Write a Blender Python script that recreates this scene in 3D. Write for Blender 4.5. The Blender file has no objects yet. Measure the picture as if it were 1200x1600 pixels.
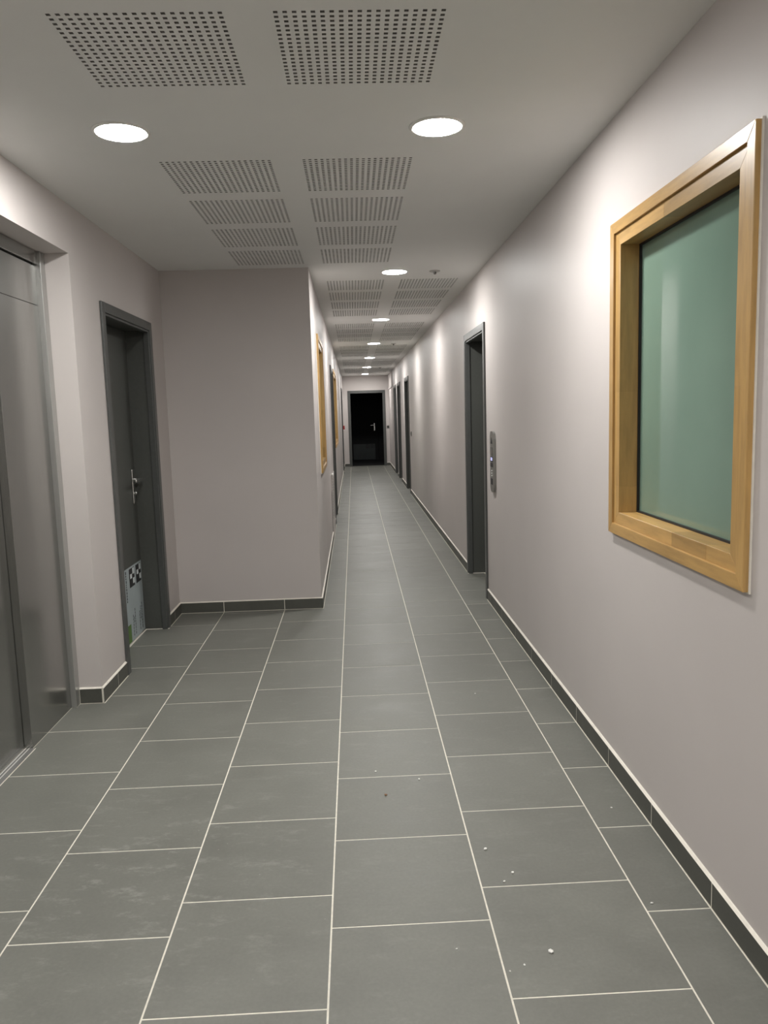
import bpy, bmesh, math, random
from mathutils import Matrix, Vector

random.seed(7)
scene = bpy.context.scene
col = scene.collection

# ------------------------------------------------------------------ camera
CAM_H = 1.44
FPX, YAW, PITCH, ROLL = 1215.66, 0.03529, 0.12578, -0.03012
cy, sy, cp, sp = math.cos(YAW), math.sin(YAW), math.cos(PITCH), math.sin(PITCH)
F = Vector((sy*cp, cy*cp, -sp))
R0 = Vector((cy, -sy, 0))
U0 = R0.cross(F)
c, s = math.cos(ROLL), math.sin(ROLL)
RV = c*R0 + s*U0
UV = -s*R0 + c*U0
cam_data = bpy.data.cameras.new('camera')
cam = bpy.data.objects.new('camera', cam_data)
col.objects.link(cam)
cam_data.sensor_fit = 'VERTICAL'
cam_data.sensor_height = 24.0
cam_data.lens = FPX/1600*24.0
cam_data.clip_start = 0.05
m = Matrix.Identity(4)
for i in range(3):
    m[i][0] = RV[i]; m[i][1] = UV[i]; m[i][2] = -F[i]
m[2][3] = CAM_H
cam.matrix_world = m
scene.camera = cam

# ------------------------------------------------------------------ world, exposure
world = bpy.data.worlds.new('world')
world.use_nodes = True
world.node_tree.nodes['Background'].inputs[0].default_value = (0.02, 0.02, 0.022, 1)
world.node_tree.nodes['Background'].inputs[1].default_value = 0.0
scene.world = world
scene.view_settings.view_transform = 'Standard'
scene.view_settings.look = 'None'
scene.view_settings.gamma = 1
scene.view_settings.use_curve_mapping = False
scene.view_settings.exposure = 0.0
LAMP_STRENGTH = 315.0
LAMP_COLOUR = (1.0, 0.985, 0.955, 1)

# ------------------------------------------------------------------ dimensions
XR = 0.99          # right wall face
XL = -1.345        # left wall face of the hall
XC = -0.286        # left wall face of the corridor
YB = 5.745         # front of the alcove end wall
YE = 21.75         # corridor end wall
YBACK = -2.6
ZC = 2.4906
TX0, TP = -0.1121, 0.4526
TPY, TOFF = 0.4555, (2.4985, 2.196)
SK_H = 0.078

# ------------------------------------------------------------------ materials
def new_mat(name):
    mt = bpy.data.materials.new(name); mt.use_nodes = True
    nt = mt.node_tree
    return mt, nt, nt.nodes['Principled BSDF']

def N(nt, typ, **kw):
    n = nt.nodes.new(typ)
    for k, v in kw.items():
        setattr(n, k, v)
    return n

def noise(nt, scale, detail=4, rough=0.5, vec=None):
    n = N(nt, 'ShaderNodeTexNoise')
    n.inputs['Scale'].default_value = scale
    n.inputs['Detail'].default_value = detail
    n.inputs['Roughness'].default_value = rough
    if vec is not None:
        nt.links.new(vec, n.inputs['Vector'])
    return n

def ramp(nt, fac, stops):
    r = N(nt, 'ShaderNodeValToRGB')
    els = r.color_ramp.elements
    while len(els) < len(stops):
        els.new(0.5)
    for e, (p, cc) in zip(els, stops):
        e.position = p
        e.color = (cc[0], cc[1], cc[2], 1) if not isinstance(cc, (int, float)) else (cc, cc, cc, 1)
    nt.links.new(fac, r.inputs[0])
    return r

def mix(nt, fac, a, b, mode='MIX'):
    n = N(nt, 'ShaderNodeMix', data_type='RGBA', blend_type=mode)
    for idx, v in ((0, fac), (6, a), (7, b)):
        if hasattr(v, 'links'):
            nt.links.new(v, n.inputs[idx])
        elif isinstance(v, (int, float)):
            n.inputs[idx].default_value = v if idx == 0 else (v, v, v, 1)
        else:
            n.inputs[idx].default_value = (v[0], v[1], v[2], 1)
    return n.outputs[2]

def bump(nt, bsdf, h, strength, dist=0.002):
    b = N(nt, 'ShaderNodeBump')
    b.inputs['Strength'].default_value = strength
    b.inputs['Distance'].default_value = dist
    nt.links.new(h, b.inputs['Height'])
    nt.links.new(b.outputs[0], bsdf.inputs['Normal'])

def simple(name, colr, rough=0.5, metal=0.0, spec=0.5, var=0.06, nscale=30.0, bmp=0.0):
    mt, nt, b = new_mat(name)
    tc = N(nt, 'ShaderNodeTexCoord')
    n = noise(nt, nscale, 3, 0.5, tc.outputs['Object'])
    lo = tuple(v*(1-var) for v in colr); hi = tuple(min(1, v*(1+var)) for v in colr)
    r = ramp(nt, n.outputs[0], [(0.3, lo), (0.7, hi)])
    nt.links.new(r.outputs[0], b.inputs['Base Color'])
    b.inputs['Roughness'].default_value = rough
    b.inputs['Metallic'].default_value = metal
    b.inputs['Specular IOR Level'].default_value = spec
    if bmp:
        n2 = noise(nt, nscale*6, 2, 0.5, tc.outputs['Object'])
        bump(nt, b, n2.outputs[0], bmp)
    return mt

def emis(name, colr, strength):
    mt, nt, b = new_mat(name)
    b.inputs['Base Color'].default_value = (0.8, 0.8, 0.8, 1)
    b.inputs['Emission Color'].default_value = colr
    b.inputs['Emission Strength'].default_value = strength
    return mt

def wall_paint(name, colr, rough=0.55):
    mt, nt, b = new_mat(name)
    g = N(nt, 'ShaderNodeNewGeometry')
    n = noise(nt, 1.1, 4, 0.55, g.outputs['Position'])
    r = ramp(nt, n.outputs[0], [(0.3, tuple(v*0.965 for v in colr)), (0.7, tuple(v*1.03 for v in colr))])
    nt.links.new(r.outputs[0], b.inputs['Base Color'])
    b.inputs['Roughness'].default_value = rough
    b.inputs['Specular IOR Level'].default_value = 0.24
    n2 = noise(nt, 260, 2, 0.6, g.outputs['Position'])
    bump(nt, b, n2.outputs[0], 0.12, 0.001)
    return mt

M = {}
M['wall'] = wall_paint('taupe wall paint', (0.545, 0.506, 0.488), 0.48)
M['ceiling'] = wall_paint('white ceiling paint', (0.765, 0.765, 0.745), 0.7)
M['vestibule_shade'] = wall_paint('vestibule shade tone', (0.02, 0.02, 0.021), 0.8)  # near-black colour stands in for the missing light in the vestibule
M['felt'] = simple('dark felt', (0.075, 0.075, 0.073), 0.95)
M['grout'] = simple('pale grout', (0.72, 0.69, 0.60), 0.85, var=0.08, nscale=60)
M['sealant'] = simple('cream sealant', (0.78, 0.74, 0.66), 0.6, var=0.05)
M['door'] = simple('dark grey green door paint', (0.072, 0.075, 0.068), 0.42, var=0.05, nscale=60, bmp=0.05)
M['frame'] = simple('dark grey frame paint', (0.074, 0.077, 0.074), 0.36, var=0.05, nscale=40)
M['chrome'] = simple('satin chrome', (0.72, 0.72, 0.70), 0.25, 1.0, var=0.03)
M['black'] = simple('black rubber', (0.012, 0.012, 0.012), 0.6)
M['print_black'] = simple('black print', (0.02, 0.02, 0.021), 0.6)
M['print_white'] = simple('white print', (0.62, 0.66, 0.66), 0.6)
M['print_green'] = simple('green print', (0.09, 0.17, 0.045), 0.6)
M['film'] = simple('pale blue grey film', (0.36, 0.41, 0.42), 0.35, var=0.05, nscale=8)
M['shade_toned_film'] = simple('film in shade tone', (0.022, 0.03, 0.031), 0.4, var=0.05, nscale=8)  # sheet colour darkened to imitate the shade of the unlit room
M['white_plastic'] = simple('white plastic', (0.75, 0.74, 0.71), 0.4, var=0.03)
M['grey_plastic'] = simple('grey plastic', (0.11, 0.105, 0.095), 0.4, var=0.03)
M['sensor_grey'] = simple('pale grey plastic', (0.40, 0.39, 0.37), 0.4, var=0.03)
M['gypsum'] = simple('bare gypsum', (0.22, 0.215, 0.20), 0.9)
M['red_plastic'] = simple('red plastic', (0.35, 0.02, 0.02), 0.4, var=0.03)
M['crumb'] = simple('white plaster', (0.85, 0.84, 0.80), 0.8)
M['brown_crumb'] = simple('brown crumb', (0.20, 0.10, 0.05), 0.8)
M['lens'] = emis('lit diffuser', LAMP_COLOUR, LAMP_STRENGTH)
M['blue_led'] = emis('blue display', (0.25, 0.28, 0.9, 1), 0.7)
M['white_led'] = emis('white dot', (0.9, 0.9, 0.8, 1), 0.25)
M['aluminium'] = simple('aluminium', (0.27, 0.27, 0.26), 0.42, 0.5, var=0.06, nscale=80)

def steel(name, base, rough, metal=0.9):
    mt, nt, b = new_mat(name)
    tc = N(nt, 'ShaderNodeTexCoord')
    mp = N(nt, 'ShaderNodeMapping'); mp.inputs['Scale'].default_value = (60, 60, 1.5)
    nt.links.new(tc.outputs['Object'], mp.inputs['Vector'])
    n = noise(nt, 6, 5, 0.65, mp.outputs[0])
    n2 = noise(nt, 160, 2, 0.5, tc.outputs['Object'])
    r = ramp(nt, n.outputs[0], [(0.3, tuple(v*0.92 for v in base)), (0.7, tuple(v*1.07 for v in base))])
    r2 = ramp(nt, n.outputs[0], [(0.3, rough*0.93), (0.7, rough*1.08)])
    nt.links.new(r.outputs[0], b.inputs['Base Color'])
    nt.links.new(r2.outputs[0], b.inputs['Roughness'])
    b.inputs['Metallic'].default_value = metal
    return mt
M['steel'] = steel('stainless steel panel', (0.36, 0.36, 0.345), 0.21)
M['steel_bright'] = steel('stainless steel post', (0.45, 0.45, 0.435), 0.30, 0.7)
M['panel_steel'] = steel('brushed call panel steel', (0.30, 0.30, 0.28), 0.35, 0.8)

def tile_mat(name, base, smear=True):
    mt, nt, b = new_mat(name)
    tc = N(nt, 'ShaderNodeTexCoord')
    oi = N(nt, 'ShaderNodeObjectInfo')
    g = N(nt, 'ShaderNodeNewGeometry')
    off = N(nt, 'ShaderNodeVectorMath', operation='MULTIPLY_ADD')
    cmb = N(nt, 'ShaderNodeCombineXYZ')
    mul = N(nt, 'ShaderNodeMath', operation='MULTIPLY'); mul.inputs[1].default_value = 37.0
    nt.links.new(oi.outputs['Random'], mul.inputs[0])
    nt.links.new(mul.outputs[0], cmb.inputs[0]); nt.links.new(mul.outputs[0], cmb.inputs[1])
    add = N(nt, 'ShaderNodeVectorMath', operation='ADD')
    nt.links.new(tc.outputs['Object'], add.inputs[0]); nt.links.new(cmb.outputs[0], add.inputs[1])
    nt.nodes.remove(off)
    n1 = noise(nt, 4.5, 7, 0.62, add.outputs[0])
    r1 = ramp(nt, n1.outputs[0], [(0.28, tuple(v*0.90 for v in base)), (0.72, tuple(v*1.10 for v in base))])
    n3 = noise(nt, 90, 3, 0.6, add.outputs[0])
    r3 = ramp(nt, n3.outputs[0], [(0.3, 0.95), (0.7, 1.05)])
    cA = mix(nt, 1.0, r1.outputs[0], r3.outputs[0], 'MULTIPLY')
    # per tile tone
    rt = ramp(nt, oi.outputs['Random'], [(0.0, 0.955), (1.0, 1.045)])
    cB = mix(nt, 1.0, cA, rt.outputs[0], 'MULTIPLY')
    if smear:
        # dusty plaster smears, world placed
        mp = N(nt, 'ShaderNodeMapping'); mp.inputs['Rotation'].default_value = (0, 0, 0.5)
        mp.inputs['Scale'].default_value = (1.0, 2.4, 1)
        nt.links.new(g.outputs['Position'], mp.inputs['Vector'])
        ns = noise(nt, 6.5, 12, 0.78, mp.outputs[0])
        rs = ramp(nt, ns.outputs[0], [(0.53, 0.0), (0.78, 0.66)])
        # stronger in a patch where plaster was walked in
        d = N(nt, 'ShaderNodeVectorMath', operation='DISTANCE')
        d.inputs[1].default_value = (-0.74, 2.35, 0)
        nt.links.new(g.outputs['Position'], d.inputs[0])
        rd = ramp(nt, d.outputs['Value'], [(0.05, 1.0), (0.75, 0.22)])
        sm = mix(nt, 1.0, rs.outputs[0], rd.outputs[0], 'MULTIPLY')
        # fine specks
        v = N(nt, 'ShaderNodeTexVoronoi'); v.inputs['Scale'].default_value = 26
        nt.links.new(g.outputs['Position'], v.inputs['Vector'])
        rv = ramp(nt, v.outputs['Distance'], [(0.045, 1.0), (0.075, 0.0)])
        ng = noise(nt, 2.2, 3, 0.6, g.outputs['Position'])
        rg = ramp(nt, ng.outputs[0], [(0.52, 0.0), (0.66, 0.8)])
        spk = mix(nt, 1.0, rv.outputs[0], rg.outputs[0], 'MULTIPLY')
        spk = mix(nt, 1.0, spk, rd.outputs[0], 'MULTIPLY')
        tot = mix(nt, 1.0, sm, spk, 'ADD')
        cB = mix(nt, tot, cB, (0.46, 0.465, 0.425))
    nt.links.new(cB, b.inputs['Base Color'])
    rr = ramp(nt, n1.outputs[0], [(0.3, 0.40), (0.7, 0.52)])
    nt.links.new(rr.outputs[0], b.inputs['Roughness'])
    b.inputs['Specular IOR Level'].default_value = 0.4
    bump(nt, b, n3.outputs[0], 0.08, 0.0008)
    return mt
M['tile'] = tile_mat('grey porcelain tile', (0.164, 0.166, 0.147))
M['skirting'] = tile_mat('dark grey porcelain skirting', (0.085, 0.086, 0.074), False)

def wood_mat(name, tint, axis):
    """finger jointed varnished hardwood; grain along the given axis"""
    mt, nt, b = new_mat(name)
    g = N(nt, 'ShaderNodeNewGeometry')
    oi = N(nt, 'ShaderNodeObjectInfo')
    mp = N(nt, 'ShaderNodeMapping')
    sc = [14.0, 14.0, 14.0]; sc[axis] = 1.6
    mp.inputs['Scale'].default_value = sc
    nt.links.new(g.outputs['Position'], mp.inputs['Vector'])
    n = noise(nt, 3.0, 6, 0.6, mp.outputs[0])
    r = ramp(nt, n.outputs[0], [(0.25, tuple(v*0.72 for v in tint)), (0.55, tint), (0.8, tuple(min(1, v*1.15) for v in tint))])
    rt = ramp(nt, oi.outputs['Random'], [(0.0, 0.78), (0.5, 1.0), (1.0, 1.15)])
    nt.links.new(mix(nt, 1.0, r.outputs[0], rt.outputs[0], 'MULTIPLY'), b.inputs['Base Color'])
    b.inputs['Roughness'].default_value = 0.35
    bump(nt, b, n.outputs[0], 0.06, 0.001)
    return mt
WOOD = (0.495, 0.303, 0.108)
M['wood_y'] = wood_mat('varnished beech rail', WOOD, 1)
M['wood_z'] = wood_mat('varnished beech stile', WOOD, 2)

def glass_mat():
    mt, nt, b = new_mat('sea green frosted glass')
    g = N(nt, 'ShaderNodeNewGeometry')
    n = noise(nt, 2.0, 4, 0.6, g.outputs['Position'])
    r = ramp(nt, n.outputs[0], [(0.3, (0.160, 0.245, 0.195)), (0.7, (0.180, 0.270, 0.216))])
    nt.links.new(r.outputs[0], b.inputs['Base Color'])
    b.inputs['Roughness'].default_value = 0.05
    b.inputs['IOR'].default_value = 1.52
    return mt
M['glass'] = glass_mat()

# ------------------------------------------------------------------ mesh helpers
class MB:
    def __init__(self):
        self.v = []; self.f = []
    def box(self, x0, x1, y0, y1, z0, z1):
        if x0 > x1: x0, x1 = x1, x0
        if y0 > y1: y0, y1 = y1, y0
        if z0 > z1: z0, z1 = z1, z0
        n = len(self.v)
        self.v += [(x0,y0,z0),(x1,y0,z0),(x1,y1,z0),(x0,y1,z0),(x0,y0,z1),(x1,y0,z1),(x1,y1,z1),(x0,y1,z1)]
        self.f += [tuple(n+i for i in q) for q in ((0,3,2,1),(4,5,6,7),(0,1,5,4),(1,2,6,5),(2,3,7,6),(3,0,4,7))]
        return self
    def quad(self, a, b, c_, d):
        n = len(self.v); self.v += [a, b, c_, d]; self.f.append((n, n+1, n+2, n+3)); return self
    def prism(self, pts, z0, z1, plane='xy', at=None):
        """extrude a polygon: plane 'yz' extrudes in x, 'xz' in y, 'xy' in z"""
        n = len(self.v); k = len(pts)
        for h in (z0, z1):
            for a, b in pts:
                self.v.append({'xy': (a, b, h), 'yz': (h, a, b), 'xz': (a, h, b)}[plane])
        self.f.append(tuple(n+i for i in range(k))[::-1]); self.f.append(tuple(n+k+i for i in range(k)))
        for i in range(k):
            j = (i+1) % k
            self.f.append((n+i, n+j, n+k+j, n+k+i))
        return self
    def lathe(self, prof, seg=40, axis='z', cen=(0,0,0)):
        n = len(self.v)
        for r, h in prof:
            for i in range(seg):
                a = 2*math.pi*i/seg
                p = (r*math.cos(a), r*math.sin(a), h)
                if axis == 'x': p = (p[2], p[0], p[1])
                if axis == 'y': p = (p[0], p[2], p[1])
                self.v.append((p[0]+cen[0], p[1]+cen[1], p[2]+cen[2]))
        for k in range(len(prof)-1):
            for i in range(seg):
                j = (i+1) % seg
                self.f.append((n+k*seg+i, n+k*seg+j, n+(k+1)*seg+j, n+(k+1)*seg+i))
        self.f.append(tuple(n+i for i in range(seg))[::-1])
        self.f.append(tuple(n+(len(prof)-1)*seg+i for i in range(seg)))
        return self
    def mesh(self, name, mat, bevel=0.0, seg=2, smooth=False):
        me = bpy.data.meshes.new(name)
        bm = bmesh.new()
        vs = [bm.verts.new(p) for p in self.v]
        for f in self.f:
            try: bm.faces.new([vs[i] for i in f])
            except ValueError: pass
        bmesh.ops.recalc_face_normals(bm, faces=bm.faces)
        if bevel:
            es = [e for e in bm.edges if len(e.link_faces) == 2 and e.calc_face_angle(0) > 0.6]
            bmesh.ops.bevel(bm, geom=es, offset=bevel, segments=seg, affect='EDGES', profile=0.5)
        bm.to_mesh(me); bm.free()
        me.materials.append(mat)
        if smooth:
            for p in me.polygons: p.use_smooth = True
        return me
    def build(self, name, mat, parent=None, bevel=0.0, seg=2, smooth=False, label=None):
        o = bpy.data.objects.new(name, self.mesh(name, mat, bevel, seg, smooth))
        col.objects.link(o)
        if parent is not None: attach(o, parent)
        if label: o['label'] = label
        return o

def attach(o, parent):
    o.parent = parent
    o.matrix_parent_inverse = parent.matrix_world.inverted() if False else Matrix.Translation(-parent.location)

def empty(name, loc=(0,0,0)):
    o = bpy.data.objects.new(name, None); col.objects.link(o); o.location = loc
    o.empty_display_size = 0.1
    return o

def tag(o, label, cat, group=None, kind=None):
    o['label'] = label; o['category'] = cat
    if group: o['group'] = group
    if kind: o['kind'] = kind
    return o

def struct(o, label, cat):
    return tag(o, label, cat, None, 'structure')

def link_mesh(name, me, loc, parent):
    o = bpy.data.objects.new(name, me); col.objects.link(o)
    o.location = loc; attach(o, parent)
    return o

def rect_wall(mb, x0, x1, ya, yb, openings, z1=ZC, z0=-0.05):
    """a wall slab along y with rectangular openings (y0,y1,za,zb)"""
    ops = sorted(openings)
    y = ya
    for (o0, o1, za, zb) in ops:
        mb.box(x0, x1, y, o0, z0, z1)
        if za > z0 + 0.06: mb.box(x0, x1, o0, o1, z0, za)
        if zb < z1: mb.box(x0, x1, o0, o1, zb, z1)
        y = o1
    mb.box(x0, x1, y, yb, z0, z1)
    return mb

# ------------------------------------------------------------------ layout of openings
DOOR_W, DOOR_TOP, CAS = 1.04, 2.088, 0.055
R_DOORS = [5.815, 13.85, 16.33, 17.82]            # near edge of outer frame, right wall
L_DOORS = [10.27, 19.1]                           # corridor left wall
HALL_DOOR = 4.345
WIN_W, WIN_Z0, WIN_Z1 = 1.05, 0.962, 2.103
R_WIN = 1.897
L_WINS = [(6.48, 1.0), (11.42, 1.75)]
ELEV_Y0, ELEV_Y1, ELEV_Z = 1.95, 3.93, 2.252
WT = 0.20                                         # wall thickness
def dop(y): return (y+0.02, y+DOOR_W-0.02, 0.0, DOOR_TOP-0.02)
def wop(y, w): return (y+0.03, y+w-0.03, WIN_Z0+0.03, WIN_Z1-0.03)

# ------------------------------------------------------------------ walls
o = rect_wall(MB(), XR, XR+WT, YBACK, YE, [wop(R_WIN, WIN_W)] + [dop(y) for y in R_DOORS]).build('wall_right', M['wall'])
struct(o, 'long taupe corridor wall on the right with a wooden window and doors', 'wall')
o = rect_wall(MB(), XL-0.30, XL, YBACK, YB, [(ELEV_Y0, ELEV_Y1, 0.0, ELEV_Z), dop(HALL_DOOR)]).build('wall_left', M['wall'])
struct(o, 'taupe wall on the left holding the lift and a dark door', 'wall')
mb = MB().box(XL, XC, YB, YB+0.18, -0.05, ZC)
o = mb.build('wall_alcove', M['wall']); struct(o, 'flat taupe wall facing the camera where the corridor narrows', 'wall')
o = rect_wall(MB(), XC-WT, XC, YB+0.18, YE, [wop(*y) for y in L_WINS] + [dop(y) for y in L_DOORS]).build('wall_corridor_left', M['wall'])
struct(o, 'taupe left wall of the narrow corridor beyond the lift hall', 'wall')
ED0, ED1, EDZ = -0.146, 0.895, 2.089              # outer frame of the end door
mb = MB()
mb.box(XC-WT, ED0+0.02, YE, YE+0.12, -0.05, ZC).box(ED1-0.02, XR+WT, YE, YE+0.12, -0.05, ZC).box(ED0+0.02, ED1-0.02, YE, YE+0.12, EDZ-0.02, ZC)
o = mb.build('wall_end', M['wall']); struct(o, 'pale end wall around the black doorway', 'wall')
o = MB().box(XL-0.30, XR+WT, YBACK-0.15, YBACK, -0.05, ZC).build('wall_back', M['wall']); struct(o, 'taupe wall behind the camera', 'wall')
# unlit vestibule behind the end doorway; its darkness is put into the surface colours
VY = 24.45
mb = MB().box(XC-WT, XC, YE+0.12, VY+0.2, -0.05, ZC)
o = mb.build('wall_vestibule_left', M['vestibule_shade']); struct(o, 'left wall of the dark room past the end doorway', 'wall')
o = MB().box(XR, XR+WT, YE+0.12, VY+0.2, -0.05, ZC).build('wall_vestibule_right', M['vestibule_shade']); struct(o, 'right wall of the dark room past the end doorway', 'wall')
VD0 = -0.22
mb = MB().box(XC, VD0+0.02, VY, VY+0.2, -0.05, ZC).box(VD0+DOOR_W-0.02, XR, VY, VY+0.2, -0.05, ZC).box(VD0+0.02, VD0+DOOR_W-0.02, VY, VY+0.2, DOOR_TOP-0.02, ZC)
o = mb.build('wall_vestibule_end', M['vestibule_shade']); struct(o, 'far wall of the dark room past the end doorway', 'wall')

# ------------------------------------------------------------------ floor with tiles
GB = -0.0007
mb = MB()
mb.box(XL-0.30, XR+WT, YBACK, YB, -0.05, GB).box(XC-WT, XR+WT, YB, YE+0.12, -0.05, GB)
floor = mb.build('floor', M['grout']); struct(floor, 'grey square tile floor with pale joints in staggered rows', 'floor')
o = MB().box(XC-WT, XR+WT, YE+0.12, VY+0.2, -0.05, -0.0005).build('floor_vestibule', M['vestibule_shade']); struct(o, 'floor of the unlit room past the end doorway, coloured as in shade', 'floor')  # light falloff past the doorway put into the floor colour
GX, GY = 0.0026, 0.0026
full_mesh = MB().box(-TP/2+GX, TP/2-GX, -TPY/2+GY, TPY/2-GY, -0.012, 0.0).mesh('tile', M['tile'])
LEAF_X = XL-0.15
recess_l = (HALL_DOOR+CAS, HALL_DOOR+DOOR_W-CAS)
def tile_obj(boxes):
    x0 = min(b[0] for b in boxes); x1 = max(b[1] for b in boxes); y0 = min(b[2] for b in boxes); y1 = max(b[3] for b in boxes)
    cx, cyy = (x0+x1)/2, (y0+y1)/2
    mb = MB()
    for b in boxes: mb.box(b[0]-cx, b[1]-cx, b[2]-cyy, b[3]-cyy, -0.012, 0.0)
    link_mesh('tile', mb.mesh('tile', M['tile']), (cx, cyy, 0), floor)
for k in range(-3, 3):
    off = TOFF[k % 2]
    xa, xb = TX0+k*TP, TX0+(k+1)*TP
    j = math.floor((-1.2-off)/TPY)
    while True:
        ya = off+j*TPY; yb = ya+TPY; j += 1
        if ya > YE+0.10: break
        ylo, yhi = ya+GY, yb-GY
        yhi = min(yhi, YE+0.118)
        hall_lim = YB
        if k <= -2:
            if ylo > hall_lim-0.02: break
            yhi = min(yhi, hall_lim-0.0135)
        x0, x1 = xa+GX, min(xb-GX, XR-0.0135)
        if k == 2:
            boxes = [(x0, x1, ylo, yhi)]
            for d in R_DOORS:
                a, b = max(ylo, d+CAS), min(yhi, d+DOOR_W-CAS)
                if b-a > 0.01: boxes.append((x1, XR+0.13, a, b))
            tile_obj(boxes); continue
        if k == -3:
            x0 = XL+0.0135
            boxes = [(x0, x1, ylo, yhi)]
            for (d0, d1, xm) in ((recess_l[0], recess_l[1], LEAF_X+0.008), (ELEV_Y0+0.06, 2.495, -1.4835), (2.495, 3.385, -1.4706), (3.385, 3.8715, -1.4835), (3.8715, ELEV_Y1-0.012, -1.4585)):
                a, b = max(ylo, d0), min(yhi, d1)
                if b-a > 0.01: boxes.append((xm, x0, a, b))
            tile_obj(boxes); continue
        if k == -1 and yhi > YB-0.0135:
            xs = XC+0.0135
            if ylo >= YB-0.0135:
                boxes = [(xs, x1, ylo, yhi)]
                for d in L_DOORS:
                    a, b = max(ylo, d+CAS), min(yhi, d+DOOR_W-CAS)
                    if b-a > 0.01: boxes.append((XC-0.13, xs, a, b))
                tile_obj(boxes)
            else:
                tile_obj([(x0, x1, ylo, YB-0.0135), (xs, x1, YB-0.0135, yhi)])
            continue
        if yhi-ylo < TPY-2*GY-0.001 or x1 < xb-GX-0.001:
            tile_obj([(x0, x1, ylo, yhi)])
        else:
            link_mesh('tile', full_mesh, ((xa+xb)/2, (ya+yb)/2, 0), floor)

# ------------------------------------------------------------------ baseboards
SK_T = 0.010
def baseboard(name, label, runs):
    """runs: list of (axis, fixed, dir, a, b, joint_offset); dir = side the skirting projects to"""
    back = MB()
    for ax, fx, dr, a, b, jo in runs:
        if ax == 'y': back.box(fx, fx+dr*(SK_T-0.0003), a, b, 0.0005, SK_H-0.001)
        else: back.box(a, b, fx, fx+dr*(SK_T-0.0003), 0.0005, SK_H-0.001)
    root = back.build(name, M['grout']); struct(root, label, 'baseboard')
    for ax, fx, dr, a, b, jo in runs:
        pit = TPY if ax == 'y' else TP
        j = math.floor((a-jo)/pit)
        while True:
            p0, p1 = max(a, jo+j*pit+0.0024), min(b, jo+(j+1)*pit-0.0024); j += 1
            if p0 >= b: break
            if p1-p0 < 0.006: continue
            L = p1-p0; cc = (p0+p1)/2
            if ax == 'y':
                me = MB().box(0, dr*SK_T, -L/2, L/2, 0.003, SK_H).mesh('skirting_tile', M['skirting'])
                link_mesh('skirting_tile', me, (fx, cc, 0), root)
            else:
                me = MB().box(-L/2, L/2, 0, dr*SK_T, 0.003, SK_H).mesh('skirting_tile', M['skirting'])
                link_mesh('skirting_tile', me, (cc, fx, 0), root)
        if ax == 'y':
            w = MB().prism([(fx, SK_H), (fx+dr*SK_T, SK_H), (fx+dr*0.004, SK_H+0.0055), (fx, SK_H+0.0068)], a, b, 'xz')
        else:
            w = MB().prism([(fx, SK_H), (fx+dr*SK_T, SK_H), (fx+dr*0.004, SK_H+0.0055), (fx, SK_H+0.0068)], a, b, 'yz')
        w.build('sealant_bead', M['sealant'], root)
    return root
def gaps(a, b, cuts):
    out = []; y = a
    for c0, c1 in sorted(cuts):
        if c0 > y: out.append((y, c0))
        y = c1
    if b > y: out.append((y, b))
    return out
VENT = (9.05, 9.95)
baseboard('baseboard_right', 'dark tiled skirting with a pale bead along the right wall',
          [('y', XR, -1, a, b, TOFF[0]) for a, b in gaps(-1.3, YE-0.012, [(d-0.001, d+DOOR_W+0.001) for d in R_DOORS])])
baseboard('baseboard_left', 'short dark skirting pieces beside the lift and the left door',
          [('y', XL, 1, a, b, TOFF[1]+0.15) for a, b in gaps(-1.3, YB-0.0135, [(ELEV_Y0, ELEV_Y1-0.011), (HALL_DOOR-0.001, HALL_DOOR+DOOR_W+0.001)])] +
          [('x', ELEV_Y1, -1, -1.459, XL-0.0005, -1.4595)])
baseboard('baseboard_alcove', 'dark skirting of three pieces under the wall facing the camera',
          [('x', YB, -1, XL+0.0005, XC+SK_T, TX0)])
baseboard('baseboard_corridor_left', 'dark skirting with a pale bead along the left corridor wall',
          [('y', XC, 1, a, b, TOFF[1]) for a, b in gaps(YB+0.001, YE-0.012, [VENT] + [(d-0.001, d+DOOR_W+0.001) for d in L_DOORS])])
baseboard('baseboard_end', 'two short dark skirting pieces beside the black end doorway',
          [('x', YE, -1, XC+0.0005, ED0-0.001, TX0), ('x', YE, -1, ED1+0.001, XR-0.0005, TX0)])

# ------------------------------------------------------------------ ceiling with perforated panels
PP = 0.0246                       # hole pitch
NH = 19
PW = NH*PP
HOLE = 0.0117
COLX = {'a': -0.755-PP/2, 'b': -0.168-PP/2, 'c': 0.421-PP/2}
ROW0, PERIOD, STEP = 3.385-PP/2, 2.962, 0.590
panels = []
for kb in range(-1, 6):
    for jr in range(4):
        y0 = ROW0+kb*PERIOD+jr*STEP
        if y0 < 0.9: continue
        for cc in (('a', 'b') if y0+PW < YB else ('b', 'c')):
            panels.append((COLX[cc], y0))
mb = MB()
def ceil_region(mb, xa, xb, ya, yb, pans, z0=ZC, z1=ZC+0.02):
    ys = sorted({ya, yb} | {p[1] for p in pans} | {p[1]+PW for p in pans})
    for y0, y1 in zip(ys[:-1], ys[1:]):
        mid = (y0+y1)/2
        cut = sorted(p[0] for p in pans if p[1] < mid < p[1]+PW)
        x = xa
        for cx in cut:
            mb.box(x, cx, y0, y1, z0, z1); x = cx+PW
        mb.box(x, xb, y0, y1, z0, z1)
ceil_region(mb, XL-0.30, XR+WT, YBACK-0.15, YB, [p for p in panels if p[1]+PW < YB])
ceil_region(mb, XC-WT-1.3, XR+WT, YB, VY+0.2, [p for p in panels if p[1] > YB])
ceiling = mb.build('ceiling', M['ceiling']); struct(ceiling, 'white plasterboard ceiling with perforated acoustic squares', 'ceiling')
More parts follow.
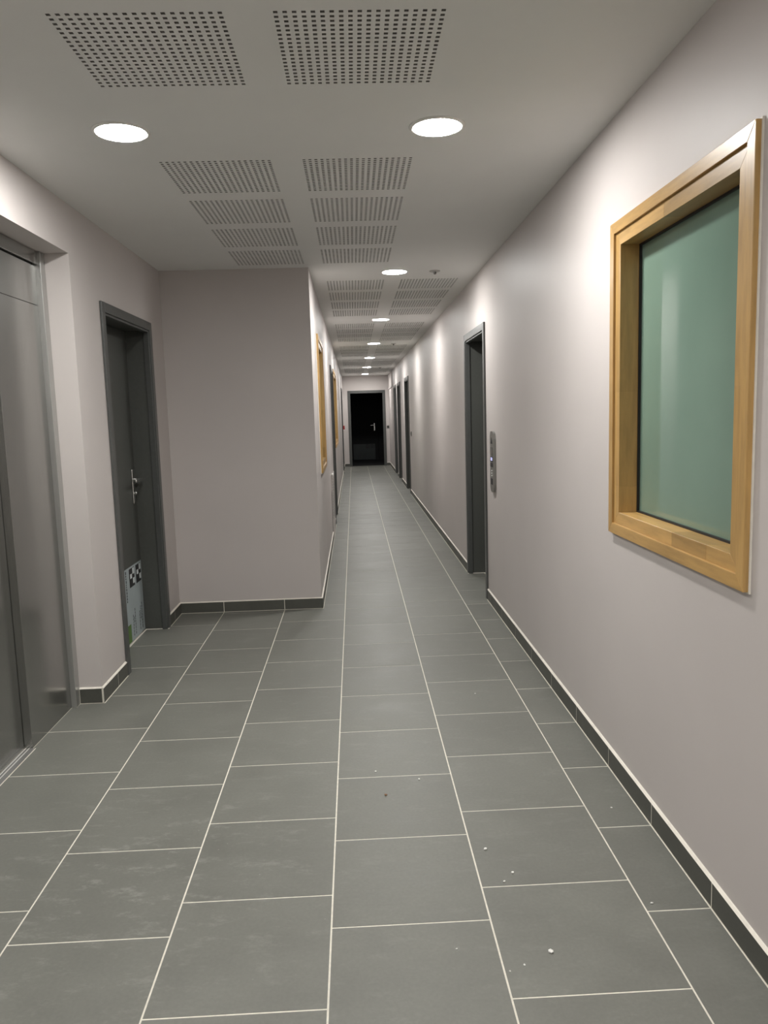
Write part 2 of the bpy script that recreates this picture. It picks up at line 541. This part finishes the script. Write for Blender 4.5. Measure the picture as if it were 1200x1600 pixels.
# one panel mesh shared by all: real square holes with sides
def panel_mesh():
    xs = []
    for i in range(NH):
        xs += [i*PP+(PP-HOLE)/2, i*PP+(PP+HOLE)/2]
    xs = [0.0]+xs+[PW]
    v = [(a, b, 0.0) for b in xs for a in xs]
    n = len(xs)
    f = []; mats = []
    for jy in range(n-1):
        for ix in range(n-1):
            a = jy*n+ix
            if ix % 2 == 1 and jy % 2 == 1:
                b0 = len(v)
                x0, x1, y0, y1 = xs[ix], xs[ix+1], xs[jy], xs[jy+1]
                h = 0.0125
                v += [(x0, y0, h), (x1, y0, h), (x1, y1, h), (x0, y1, h)]
                q = (a, a+1, a+1+n, a+n)
                for t in range(4):
                    u = (t+1) % 4
                    f.append((q[t], q[u], b0+u, b0+t)); mats.append(1)
            else:
                f.append((a, a+n, a+n+1, a+1)); mats.append(0)
    me = bpy.data.meshes.new('perforated_panel')
    me.from_pydata(v, [], f); me.materials.append(M['ceiling']); me.materials.append(M['gypsum'])
    for p, mi in zip(me.polygons, mats): p.material_index = mi
    return me
pm = panel_mesh()
fm = MB().box(0, PW, 0, PW, 0.0127, 0.02).mesh('felt_backing', M['felt'])
for (px, py) in panels:
    po = link_mesh('perforated_panel', pm, (px, py, ZC), ceiling)
    fo = bpy.data.objects.new('felt_backing', fm); col.objects.link(fo); fo.parent = po

# ------------------------------------------------------------------ doors
def mapper(side, face):
    """(depth into the wall, z...) -> world x for a wall face; side +1 wall body lies at larger x"""
    return lambda d: face+side*d

def ring(mb, X, d0, d1, y0, y1, zt, w, z0=0.0):
    """a three sided door surround of member width w between depths d0,d1"""
    mb.box(X(d0), X(d1), y0, y0+w, z0, zt)
    mb.box(X(d0), X(d1), y1-w, y1, z0, zt)
    mb.box(X(d0), X(d1), y0+w, y1-w, zt-w, zt)
    return mb

def lever_handle(root, X, d, y, z, toward):
    """lever on a long plate; toward = +1/-1 direction of lever along y"""
    h = MB().box(X(d), X(d-0.010), y-0.021, y+0.021, z-0.115, z+0.115).build('handle_plate', M['chrome'], root, 0.004)
    h['label'] = 'chrome handle plate'
    hb = MB()
    sgn = -1 if X(1) > X(0) else 1
    hb.lathe([(0.011, 0.0), (0.011, 0.052*sgn)], 14, 'x', (X(d-0.010), y, z+0.045))
    lv = MB().box(X(d-0.048), X(d-0.064), y-0.012 if toward > 0 else y-0.125, y+0.125 if toward > 0 else y+0.012, z+0.034, z+0.056)
    a = hb.build('handle_spindle', M['chrome'], h, 0, smooth=True)
    b = lv.build('lever', M['chrome'], h, 0.006, 3)
    k = MB().lathe([(0.010, 0.0), (0.010, 0.012*sgn), (0.006, 0.016*sgn)], 14, 'x', (X(d-0.010), y, z-0.045)).build('lock_cylinder', M['chrome'], h)

def protective_sheet(root, place, w=0.52, hgt=0.49, film='film'):
    """pale film stuck low on a door leaf. place(u, v, t0, t1) -> box args; u along the leaf, v up"""
    sh = MB().box(*place(0, w, 0.006, hgt, 0.0, 0.0008)).build('protective_sheet', M[film], root, label='pale film sheet with black blocks and a green corner' if film == 'film' else 'film sheet coloured as in shade, with two black blocks')
    def P(u0, u1, v0, v1, nm, mat):
        MB().box(*place(u0, u1, v0, v1, 0.0008, 0.0014)).build(nm, M[mat], sh)
    for ub in (w-0.290, w-0.137):
        P(ub, ub+0.118, hgt-0.135, hgt-0.012, 'printed_block', 'print_black')
        mb = MB()
        for (a, b, c_, d) in ((0.075, 0.112, -0.055, -0.015), (0.018, 0.060, -0.078, -0.048), (0.078, 0.112, -0.118, -0.082)):
            mb.box(*place(ub+a, ub+b, hgt+c_, hgt+d, 0.0014, 0.0019))
        mb.build('printed_shape', M['print_white' if film == 'film' else film], sh)
    if film == 'film': P(0.0, 0.085, 0.008, 0.125, 'green_corner', 'print_green')
    rnd = random.Random(3)
    def textline(u, v0, v1, th):
        mb = MB(); v = v0
        while v < v1:
            l = rnd.uniform(0.008, 0.022)
            mb.box(*place(u, u+th, v, min(v+l, v1), 0.0008, 0.0012)); v += l+0.005
        mb.build('text_line', M['print_black'], sh)
    textline(0.034, hgt-0.215, hgt-0.012, 0.016)
    for u, v0, v1 in ((0.140, 0.03, 0.17), (0.163, 0.115, 0.155), (0.186, 0.03, 0.205), (0.29, 0.03, 0.16), (0.315, 0.10, 0.19), (0.345, 0.03, 0.21)):
        textline(u, v0, v1, 0.010)

def make_door(name, label, side, face, y, handle=None, leaf_depth=0.15, sheet=False):
    X = mapper(side, face)
    root = empty(name, (face+side*0.05, y+DOOR_W/2, 0)); struct(root, label, 'door')
    y0, y1 = y, y+DOOR_W
    # casing proud of the wall, stepped lining, stop
    mb = ring(MB(), X, -0.014, 0.0, y0, y1, DOOR_TOP, CAS)
    mb.build('casing', M['frame'], root, 0.003)
    mb = ring(MB(), X, 0.0005, 0.185, y0+0.0205, y1-0.0205, DOOR_TOP-0.0205, CAS-0.0205)
    mb.build('jamb_lining', M['door'], root)
    mb = ring(MB(), X, -0.006, 0.03, y0+CAS, y1-CAS, DOOR_TOP-CAS, 0.014)
    mb.build('rebate_strip', M['frame'], root, 0.003)
    leaf = MB().box(X(leaf_depth), X(leaf_depth+0.04), y0+CAS+0.003, y1-CAS-0.003, 0.008, DOOR_TOP-CAS-0.003).build('door_leaf', M['door'], root, 0.0015)
    if handle is not None:
        hy = y1-CAS-0.07 if handle > 0 else y0+CAS+0.07
        lever_handle(root, X, leaf_depth, hy, 1.005, -handle)
    if sheet:
        def place(u0, u1, v0, v1, t0, t1):
            b0 = y1-CAS-0.006-0.405
            return (X(leaf_depth-t0), X(leaf_depth-t1), b0+u0, b0+u1, v0+0.004, v1+0.004)
        protective_sheet(root, place, 0.405)
    # pale sealant at the floor under the jambs
    mb = MB().box(X(-0.016), X(leaf_depth), y1-CAS-0.006, y1-CAS+0.004, 0.0, 0.004).box(X(leaf_depth-0.010), X(leaf_depth-0.002), y0+CAS+0.003, y1-CAS-0.006, 0.0, 0.0035)
    mb.build('sealant_bead', M['sealant'], root)
    return root

make_door('door_1', 'dark door in a deep frame with a pale sheet stuck low, left wall', -1, XL, HALL_DOOR, handle=1, sheet=True)
R_LAB = ['dark recessed door frame beside the steel call panel on the right wall',
         'second dark door along the right wall, after a long stretch of bare wall',
         'third dark door along the right wall, first of the close pair',
         'fourth and farthest dark door along the right wall, last of the close pair']
for i, y in enumerate(R_DOORS):
    make_door('door_%d' % (i+2), R_LAB[i], 1, XR, y, handle=-1 if i else None)
L_LAB = ['dark door between the two wooden windows of the corridor left wall', 'dark door on the corridor left wall nearest the black end doorway']
for i, y in enumerate(L_DOORS):
    make_door('door_%d' % (i+6), L_LAB[i], -1, XC, y, handle=None)
# open end doorway (frame only) and the door beyond, shade put into its colour
root = empty('door_8', ((ED0+ED1)/2, YE, 0)); struct(root, 'grey framed open doorway to the dark room at the corridor end', 'door')
mb = MB().box(ED0, ED0+0.075, YE-0.014, YE-0.0005, 0, EDZ).box(ED1-0.075, ED1, YE-0.014, YE-0.0005, 0, EDZ).box(ED0+0.075, ED1-0.075, YE-0.014, YE-0.0005, EDZ-0.075, EDZ)
mb.build('casing', M['frame'], root, 0.003)
mb = MB().box(ED0+0.0205, ED0+0.075, YE+0.0005, YE+0.13, 0, EDZ-0.0205).box(ED1-0.075, ED1-0.0205, YE+0.0005, YE+0.13, 0, EDZ-0.0205).box(ED0+0.075, ED1-0.075, YE+0.0005, YE+0.13, EDZ-0.075, EDZ-0.0205)
mb.build('jamb_lining', M['door'], root)
root = empty('door_9', (VD0+DOOR_W/2, VY, 0)); struct(root, 'door coloured as in deep shade, with lever handle and low sheet, seen through the end doorway', 'door')
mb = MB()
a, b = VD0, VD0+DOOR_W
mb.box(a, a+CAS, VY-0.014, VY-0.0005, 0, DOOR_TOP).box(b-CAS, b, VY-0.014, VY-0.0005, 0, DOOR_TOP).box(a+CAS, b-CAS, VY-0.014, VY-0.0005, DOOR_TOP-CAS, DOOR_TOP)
mb.build('casing', M['vestibule_shade'], root, 0.003)
MB().box(a+CAS+0.003, b-CAS-0.003, VY+0.02, VY+0.06, 0.008, DOOR_TOP-CAS-0.003).build('door_leaf', M['vestibule_shade'], root)
hx = 0.645
pl = MB().box(hx-0.02, hx+0.02, VY+0.010, VY+0.02, 0.92, 1.15).build('handle_plate', M['chrome'], root, 0.004, label='chrome handle plate')
MB().lathe([(0.010, 0.0), (0.010, -0.05)], 12, 'y', (hx, VY+0.010, 1.09)).build('handle_spindle', M['chrome'], pl)
MB().box(hx-0.12, hx+0.012, VY-0.056, VY-0.042, 1.08, 1.10).build('lever', M['chrome'], pl, 0.005)
def place_end(u0, u1, v0, v1, t0, t1):
    return (-0.03+u0, -0.03+u1, VY+0.02-t0, VY+0.02-t1, v0+0.02, v1+0.02)
protective_sheet(root, place_end, 0.68, film='shade_toned_film')

# ------------------------------------------------------------------ wooden windows
def make_window(name, label, side, face, y0, w, joints=((0.16, 0.435),)):
    X = mapper(side, face)
    y1 = y0+w
    zc = (WIN_Z0+WIN_Z1)/2
    root = empty(name, (face+side*0.03, (y0+y1)/2, WIN_Z0)); struct(root, label, 'window')
    A = 0.040                      # moulding width
    B = 0.050                      # inner frame face
    P = -0.019                     # moulding front
    Q = -0.010                     # frame front
    z0, z1 = WIN_Z0, WIN_Z1
    def piece(nm, mat, pts, d0, d1, lab=None, bev=0.0015):
        MB().prism(pts, X(d0), X(d1), 'yz').build(nm, M[mat], root, bev, label=lab)
    # mitred outer moulding, four pieces
    piece('moulding', 'wood_y', [(y0, z1), (y1, z1), (y1-A, z1-A), (y0+A, z1-A)], P, 0.0)
    piece('moulding', 'wood_y', [(y0, z0), (y1, z0), (y1-A, z0+A), (y0+A, z0+A)], P, 0.0)
    piece('moulding', 'wood_z', [(y0, z0), (y0+A, z0+A), (y0+A, z1-A), (y0, z1)], P, 0.0)
    piece('moulding', 'wood_z', [(y1, z0), (y1-A, z0+A), (y1-A, z1-A), (y1, z1)], P, 0.0)
    # pale sealant edge round the moulding
    mb = MB()
    e = 0.004
    mb.box(X(-0.005), X(0.0), y0-e, y0, z0-e, z1+e).box(X(-0.005), X(0.0), y1, y1+e, z0-e, z1+e)
    mb.box(X(-0.005), X(0.0), y0, y1, z1, z1+e).box(X(-0.005), X(0.0), y0, y1, z0-e, z0)
    mb.build('sealant_bead', M['sealant'], root)
    # deep inner frame made of glued staves
    G = 0.070                      # depth of the glass
    ya, yb, za, zb = y0+A, y1-A, z0+A, z1-A
    yi, yj, zi, zj = ya+B, yb-B, za+B-0.006, zb-B+0.004
    def stave_h(zl, zh, cuts):
        edges = [yi]+[yi+(yj-yi)*c_ for c_ in cuts]+[yj]
        for n_, (p, q) in enumerate(zip(edges[:-1], edges[1:])):
            l = ya if n_ == 0 else p; r = yb if n_ == len(edges)-2 else q
            if zl < zc: pts = [(l, zl), (r, zl), (q, zh), (p, zh)]
            else: pts = [(p, zl), (q, zl), (r, zh), (l, zh)]
            MB().prism(pts, X(Q), X(G), 'yz').build('stave', M['wood_y'], root, 0.0006, 1)
    def stave_v(yl, yr, cuts, outer_left):
        edges = [zi]+[zi+(zj-zi)*c_ for c_ in cuts]+[zj]
        for n_, (p, q) in enumerate(zip(edges[:-1], edges[1:])):
            bt = za if n_ == 0 else p; tp_ = zb if n_ == len(edges)-2 else q
            if outer_left: pts = [(yl, bt), (yr, p), (yr, q), (yl, tp_)]
            else: pts = [(yl, p), (yr, bt), (yr, tp_), (yl, q)]
            MB().prism(pts, X(Q), X(G), 'yz').build('stave', M['wood_z'], root, 0.0006, 1)
    stave_h(za, zi, joints[0]); stave_h(zj, zb, (0.55,))
    stave_v(ya, yi, (0.45,), True); stave_v(yj, yb, (0.1, 0.46), False)
    # rubber seal and pane
    mb = MB()
    s_ = 0.006
    mb.box(X(G-0.012), X(G), yi, yi+s_, zi, zj).box(X(G-0.012), X(G), yj-s_, yj, zi, zj)
    mb.box(X(G-0.012), X(G), yi+s_, yj-s_, zi, zi+s_).box(X(G-0.012), X(G), yi+s_, yj-s_, zj-s_, zj)
    mb.build('glazing_seal', M['black'], root)
    MB().box(X(G-0.003), X(G+0.008), yi+0.001, yj-0.001, zi+0.001, zj-0.001).build('pane', M['glass'], root, label='sea green frosted glass pane')
    MB().box(X(G+0.0085), X(G+0.02), ya, yb, za, zb).build('back_panel', M['black'], root)
    return root
make_window('window_1', 'large wooden framed window with frosted green glass on the right wall', 1, XR, R_WIN, WIN_W)
make_window('window_2', 'nearer wooden framed window on the corridor left wall, just past the corner', -1, XC, *L_WINS[0])
make_window('window_3', 'farther wooden framed window on the corridor left wall, behind a dark door', -1, XC, *L_WINS[1])

# ------------------------------------------------------------------ lift entrance
root = empty('lift_entrance', (-1.48, (ELEV_Y0+ELEV_Y1)/2, 0))
tag(root, 'brushed steel lift entrance recessed in the left wall', 'lift')
e0, e1 = ELEV_Y0+0.002, ELEV_Y1-0.002
XP, XS, XD = -1.460, -1.485, -1.522        # post face, side panel face, door face
XBK = XL-0.298
o0, o1 = 2.495, 3.385                      # clear opening
for (a, b) in ((3.872, e1), (e0, e0+0.058)):
    MB().box(XP, XBK, a, b, 0.0, ELEV_Z-0.002).build('post', M['steel_bright'], root, 0.0015)
for (a, b) in ((o1, 3.871), (e0+0.059, o0)):
    MB().box(XS, XBK, a, b, 0.0, 1.9985).build('side_panel', M['steel'], root, 0.0015)
    MB().box(XS, XBK, a, b, 2.0005, 2.184).build('upper_panel', M['steel'], root, 0.0015)
MB().box(XS, XBK, o0+0.001, o1-0.001, 2.0005, 2.184).build('lintel_panel', M['steel'], root, 0.0015)
MB().box(XP-0.012, XBK, e0+0.059, 3.871, 2.190, ELEV_Z-0.002).build('header_band', M['steel'], root, 0.002)
MB().box(XS-0.012, XBK, e0+0.06, 3.87, 2.1841, 2.1899).build('shadow_gap', M['black'], root)
mid = (o0+o1)/2
for (a, b) in ((o0+0.004, mid-0.002), (mid+0.002, o1-0.004)):
    MB().box(XD, XD-0.03, a, b, 0.006, 1.995).build('lift_door', M['steel'], root, 0.0015)
MB().box(XD-0.031, XD-0.034, o0, o1, 0.0, 1.998).build('dark_shaft', M['black'], root)
sl = MB().box(XD+0.0005, -1.4745, o0+0.001, o1-0.001, -0.0015, 0.0015).build('door_sill', M['aluminium'], root)
for xg in (-1.5170, -1.5015):
    MB().box(xg, xg+0.003, o0+0.002, o1-0.002, 0.0015, 0.0030).build('sill_ridge', M['white_plastic'], sl)
MB().box(-1.4742, -1.4710, o0, o1, -0.0015, 0.0006).build('sealant_bead', M['sealant'], root)

# ------------------------------------------------------------------ downlights
lens_me = MB().lathe([(0.0895, 0.0), (0.088, -0.004), (0.075, -0.0062), (0.05, -0.0072), (0.015, -0.0076)], 48).mesh('lens', M['lens'], smooth=True)
trim_me = None
def trim_mesh():
    mb = MB(); seg = 48
    prof = [(0.090, -0.0003), (0.0905, -0.0062), (0.096, -0.0062), (0.103, -0.0030), (0.105, -0.0003)]
    n = len(mb.v)
    for r, h in prof:
        for i in range(seg):
            a = 2*math.pi*i/seg; mb.v.append((r*math.cos(a), r*math.sin(a), h))
    for k in range(len(prof)):
        k2 = (k+1) % len(prof)
        for i in range(seg):
            j = (i+1) % seg
            mb.f.append((k*seg+i, k*seg+j, k2*seg+j, k2*seg+i))
    return mb.mesh('trim_ring', M['white_plastic'], smooth=True)
trim_me = trim_mesh()
def downlight(x, y, label):
    r_ = empty('ceiling_downlight', (x, y, ZC)); tag(r_, label, 'downlight', 'round ceiling downlights')
    a = bpy.data.objects.new('lens', lens_me); col.objects.link(a); a.parent = r_; a.location = (0, 0, -0.0003)
    b = bpy.data.objects.new('trim_ring', trim_me); col.objects.link(b); b.parent = r_
LX, RX, LY = -0.812, 0.347, 3.03
downlight(LX, LY, 'lit round downlight near the lift, left one of the front pair')
downlight(RX, LY, 'lit round downlight near the right wall window, right one of the front pair')
names = ['second lit downlight of the right row, above the corner where the corridor narrows',
         'third lit downlight of the right row, counted from the camera',
         'fourth lit downlight of the right row, counted from the camera',
         'fifth lit downlight of the right row, counted from the camera',
         'sixth lit downlight of the right row, next to last before the end wall',
         'farthest lit downlight, just in front of the end wall']
for i, nm in enumerate(names):
    downlight(RX-0.004, LY+2.955*(i+1), nm)
downlight(LX, LY-2.955, 'lit downlight straight above the camera, left of the two overhead')
downlight(RX, LY-2.955, 'lit downlight straight above the camera, right of the two overhead')

# ------------------------------------------------------------------ ceiling sensors
slabs = ['small flush ceiling sensor nearest the camera, right of the second downlight',
         'small flush ceiling sensor beside the fourth downlight, halfway down the corridor',
         'small flush ceiling sensor farthest down the corridor']
for i, y in enumerate((6.0, 12.03, 18.05)):
    r_ = empty('ceiling_sensor', (0.647, y, ZC)); tag(r_, slabs[i], 'sensor', 'ceiling sensors')
    pl = MB().lathe([(0.042, -0.0003), (0.042, -0.004), (0.036, -0.007), (0.022, -0.0075)], 28).build('plate', M['sensor_grey'], None, smooth=False); pl.parent = r_
    ln = MB().lathe([(0.0125, -0.0076), (0.012, -0.018), (0.008, -0.024), (0.003, -0.026)], 20).build('sensor_lens', M['grey_plastic'], None, smooth=True); ln.parent = r_

# ------------------------------------------------------------------ call panel on the right wall
py0, py1, pz0, pz1 = 5.435, 5.575, 0.862, 1.292
root = empty('call_panel', (XR, (py0+py1)/2, pz0)); tag(root, 'tall rounded steel call panel with a small blue display, right wall', 'control panel')
r_ = 0.05
pts = []
for (cx_, cz_, a0) in ((py1-r_, pz1-r_, 0), (py0+r_, pz1-r_, 90), (py0+r_, pz0+r_, 180), (py1-r_, pz0+r_, 270)):
    for t in range(7):
        a = math.radians(a0+15*t); pts.append((cx_+r_*math.cos(a), cz_+r_*math.sin(a)))
MB().prism(pts, XR-0.018, XR, 'yz').build('face_plate', M['panel_steel'], root)
pc = (py0+py1)/2; fx = XR-0.0181
def on(nm, mat, u0, u1, v0, v1, t=0.002, bev=0):
    return MB().box(fx-t, fx, pc+u0, pc+u1, v0, v1).build(nm, M[mat], root, bev)
MB().prism([(pc-0.035, 1.205), (pc+0.035, 1.205), (pc, 1.250)], fx-0.0015, fx, 'yz').build('up_arrow', M['print_black'], root)
on('button_ring', 'grey_plastic', -0.045, 0.045, 1.120, 1.180, 0.002)
on('display_window', 'print_black', -0.050, 0.050, 1.075, 1.115, 0.0015)
on('display_window', 'print_black', -0.050, 0.050, 1.040, 1.070, 0.0015)
on('blue_digit', 'blue_led', -0.030, 0.030, 1.085, 1.108, 0.0022)
for v in (1.01, 0.992, 0.974):
    on('indicator_dot', 'white_led', -0.008, 0.008, v, v+0.007, 0.002)
on('key_slot', 'print_black', -0.035, 0.035, 0.915, 0.958, 0.002)

# ------------------------------------------------------------------ switches, alarm, vent, trunking
root = empty('light_switch', (0.995-0.02, YE, 1.02)); tag(root, 'square grey switch on the end wall right of the doorway', 'switch', 'wall switches')
sx0, sx1 = 0.948, 0.989
MB().box(0.918, 0.984, YE-0.011, YE, 1.030, 1.110).build('switch_plate', M['grey_plastic'], root, 0.003)
MB().box(0.935, 0.967, YE-0.015, YE-0.0112, 1.050, 1.090).build('rocker', M['print_black'], root, 0.002)
root = empty('light_switch', (XR, 13.45, 1.02)); tag(root, 'small dark switch on the right wall before the second door', 'switch', 'wall switches')
MB().box(XR-0.011, XR, 13.41, 13.49, 1.04, 1.12).build('switch_plate', M['grey_plastic'], root, 0.003)
MB().box(XR-0.015, XR-0.0112, 13.43, 13.47, 1.06, 1.10).build('rocker', M['print_black'], root, 0.002)
root = empty('fire_call_point', (XC, 20.9, 1.02)); tag(root, 'small red fire call point on the left wall by the end doorway', 'fire alarm')
MB().box(XC, XC+0.045, 20.85, 20.95, 1.05, 1.15).build('housing', M['red_plastic'], root, 0.004)
MB().box(XC+0.0452, XC+0.048, 20.87, 20.93, 1.07, 1.13).build('break_plate', M['white_plastic'], root, 0.001)
MB().box(XC, XC+0.045, 20.86, 20.94, 1.030, 1.048).build('lower_cap', M['white_plastic'], root, 0.002)
root = empty('vent_panel', (XC, sum(VENT)/2, 0)); tag(root, 'low taupe vent panel with slots and a white knob, left corridor wall', 'vent')
vb = MB()
vb.box(XC+0.0005, XC+0.012, VENT[0]+0.006, VENT[1], 0.004, 0.73)
pn = vb.build('panel', M['wall'], root, 0.001)
MB().box(XC+0.0003, XC+0.003, VENT[0], VENT[0]+0.0055, 0.004, 0.56).build('edge_gap', M['black'], root)
for i in range(15):
    z = 0.22+i*0.033
    MB().box(XC+0.0121, XC+0.0135, VENT[0]+0.10, VENT[0]+0.62, z, z+0.014).build('slot', M['grey_plastic'], root)
MB().lathe([(0.016, 0.0), (0.018, 0.012), (0.022, 0.014), (0.020, 0.030), (0.012, 0.033)], 18, 'x', (XC+0.0003, VENT[0]-0.04, 0.752)).build('knob', M['white_plastic'], root, smooth=True)
root = empty('cable_trunking', (XR, 19.5, 2.08)); tag(root, 'thin pale conduit dropping from the ceiling to above the last right door', 'conduit', 'surface conduits')
MB().box(XR-0.02, XR, 19.45, 19.50, 2.09, ZC-0.001).build('drop', M['wall'], root, 0.003)
MB().box(XR-0.02, XR, 19.505, YE-0.001, 2.09, 2.115).build('run', M['wall'], root, 0.003)
o = MB().box(XC, XC+0.018, 14.85, 14.90, 1.72, ZC-0.001).build('cable_trunking', M['wall'], None, 0.003)
tag(o, 'thin pale conduit down the left wall past the farther wooden window', 'conduit', 'surface conduits')

# ------------------------------------------------------------------ crumbs on the floor
def crumb(x, y, r, mat, label, grp):
    bm = bmesh.new()
    bmesh.ops.create_icosphere(bm, subdivisions=1, radius=r)
    sx, sy_, sz = random.uniform(0.8, 1.5), random.uniform(0.7, 1.3), 0.55
    zmin = 1e9
    for v in bm.verts:
        v.co.x *= sx*random.uniform(0.8, 1.1); v.co.y *= sy_*random.uniform(0.8, 1.1); v.co.z *= sz*random.uniform(0.85, 1.1)
        zmin = min(zmin, v.co.z)
    for v in bm.verts: v.co.z -= zmin
    me = bpy.data.meshes.new('plaster_crumb'); bm.to_mesh(me); bm.free(); me.materials.append(mat)
    o = bpy.data.objects.new('plaster_crumb', me); col.objects.link(o); o.location = (x, y, 0.0); o.rotation_euler[2] = random.uniform(0, 6)
    tag(o, label, 'crumb', grp)
def floor_pt(px, py):
    d = F + RV*((px-600)/FPX) - UV*((py-800)/FPX)
    t = -CAM_H/d.z
    return d.x*t, d.y*t
CR = [(655, 1218.5, .0060, 'white crumb by the back joint of the tile with the brown crumb'),
      (587, 1206, .0042, 'tiny white crumb on the tile just behind the brown crumb tile'),
      (758.5, 1327.5, .0072, 'largest white crumb, close to the right side of a long middle joint'),
      (801, 1364, .0048, 'farther of two white crumbs just behind a cross joint right of centre'),
      (788, 1378, .0045, 'nearer of two white crumbs just behind a cross joint right of centre'),
      (861, 1488, .0062, 'bright white crumb alone in the middle of the front right tile'),
      (713.5, 1483, .0030, 'tiny white crumb alone on the front middle tile'),
      (819.5, 1508, .0028, 'right one of two tiny white crumbs beside the front long joint'),
      (797, 1518, .0030, 'left one of two tiny white crumbs beside the front long joint'),
      (1018.5, 1412, .0045, 'white crumb on the narrow tile row beside the right skirting, nearer one'),
      (955.5, 1262.5, .0035, 'white crumb on the narrow tile row beside the right skirting, farther one'),
      (742.5, 1084, .0042, 'farthest white crumb, on a tile in mid corridor')]
for (px, py, r, lab) in CR:
    x, y = floor_pt(px, py)
    crumb(x, y, r, M['crumb'], lab, 'plaster crumbs on the floor')
x, y = floor_pt(603, 1243)
crumb(x, y, .006, M['brown_crumb'], 'small reddish brown crumb on a floor tile in mid corridor', 'brown crumb')
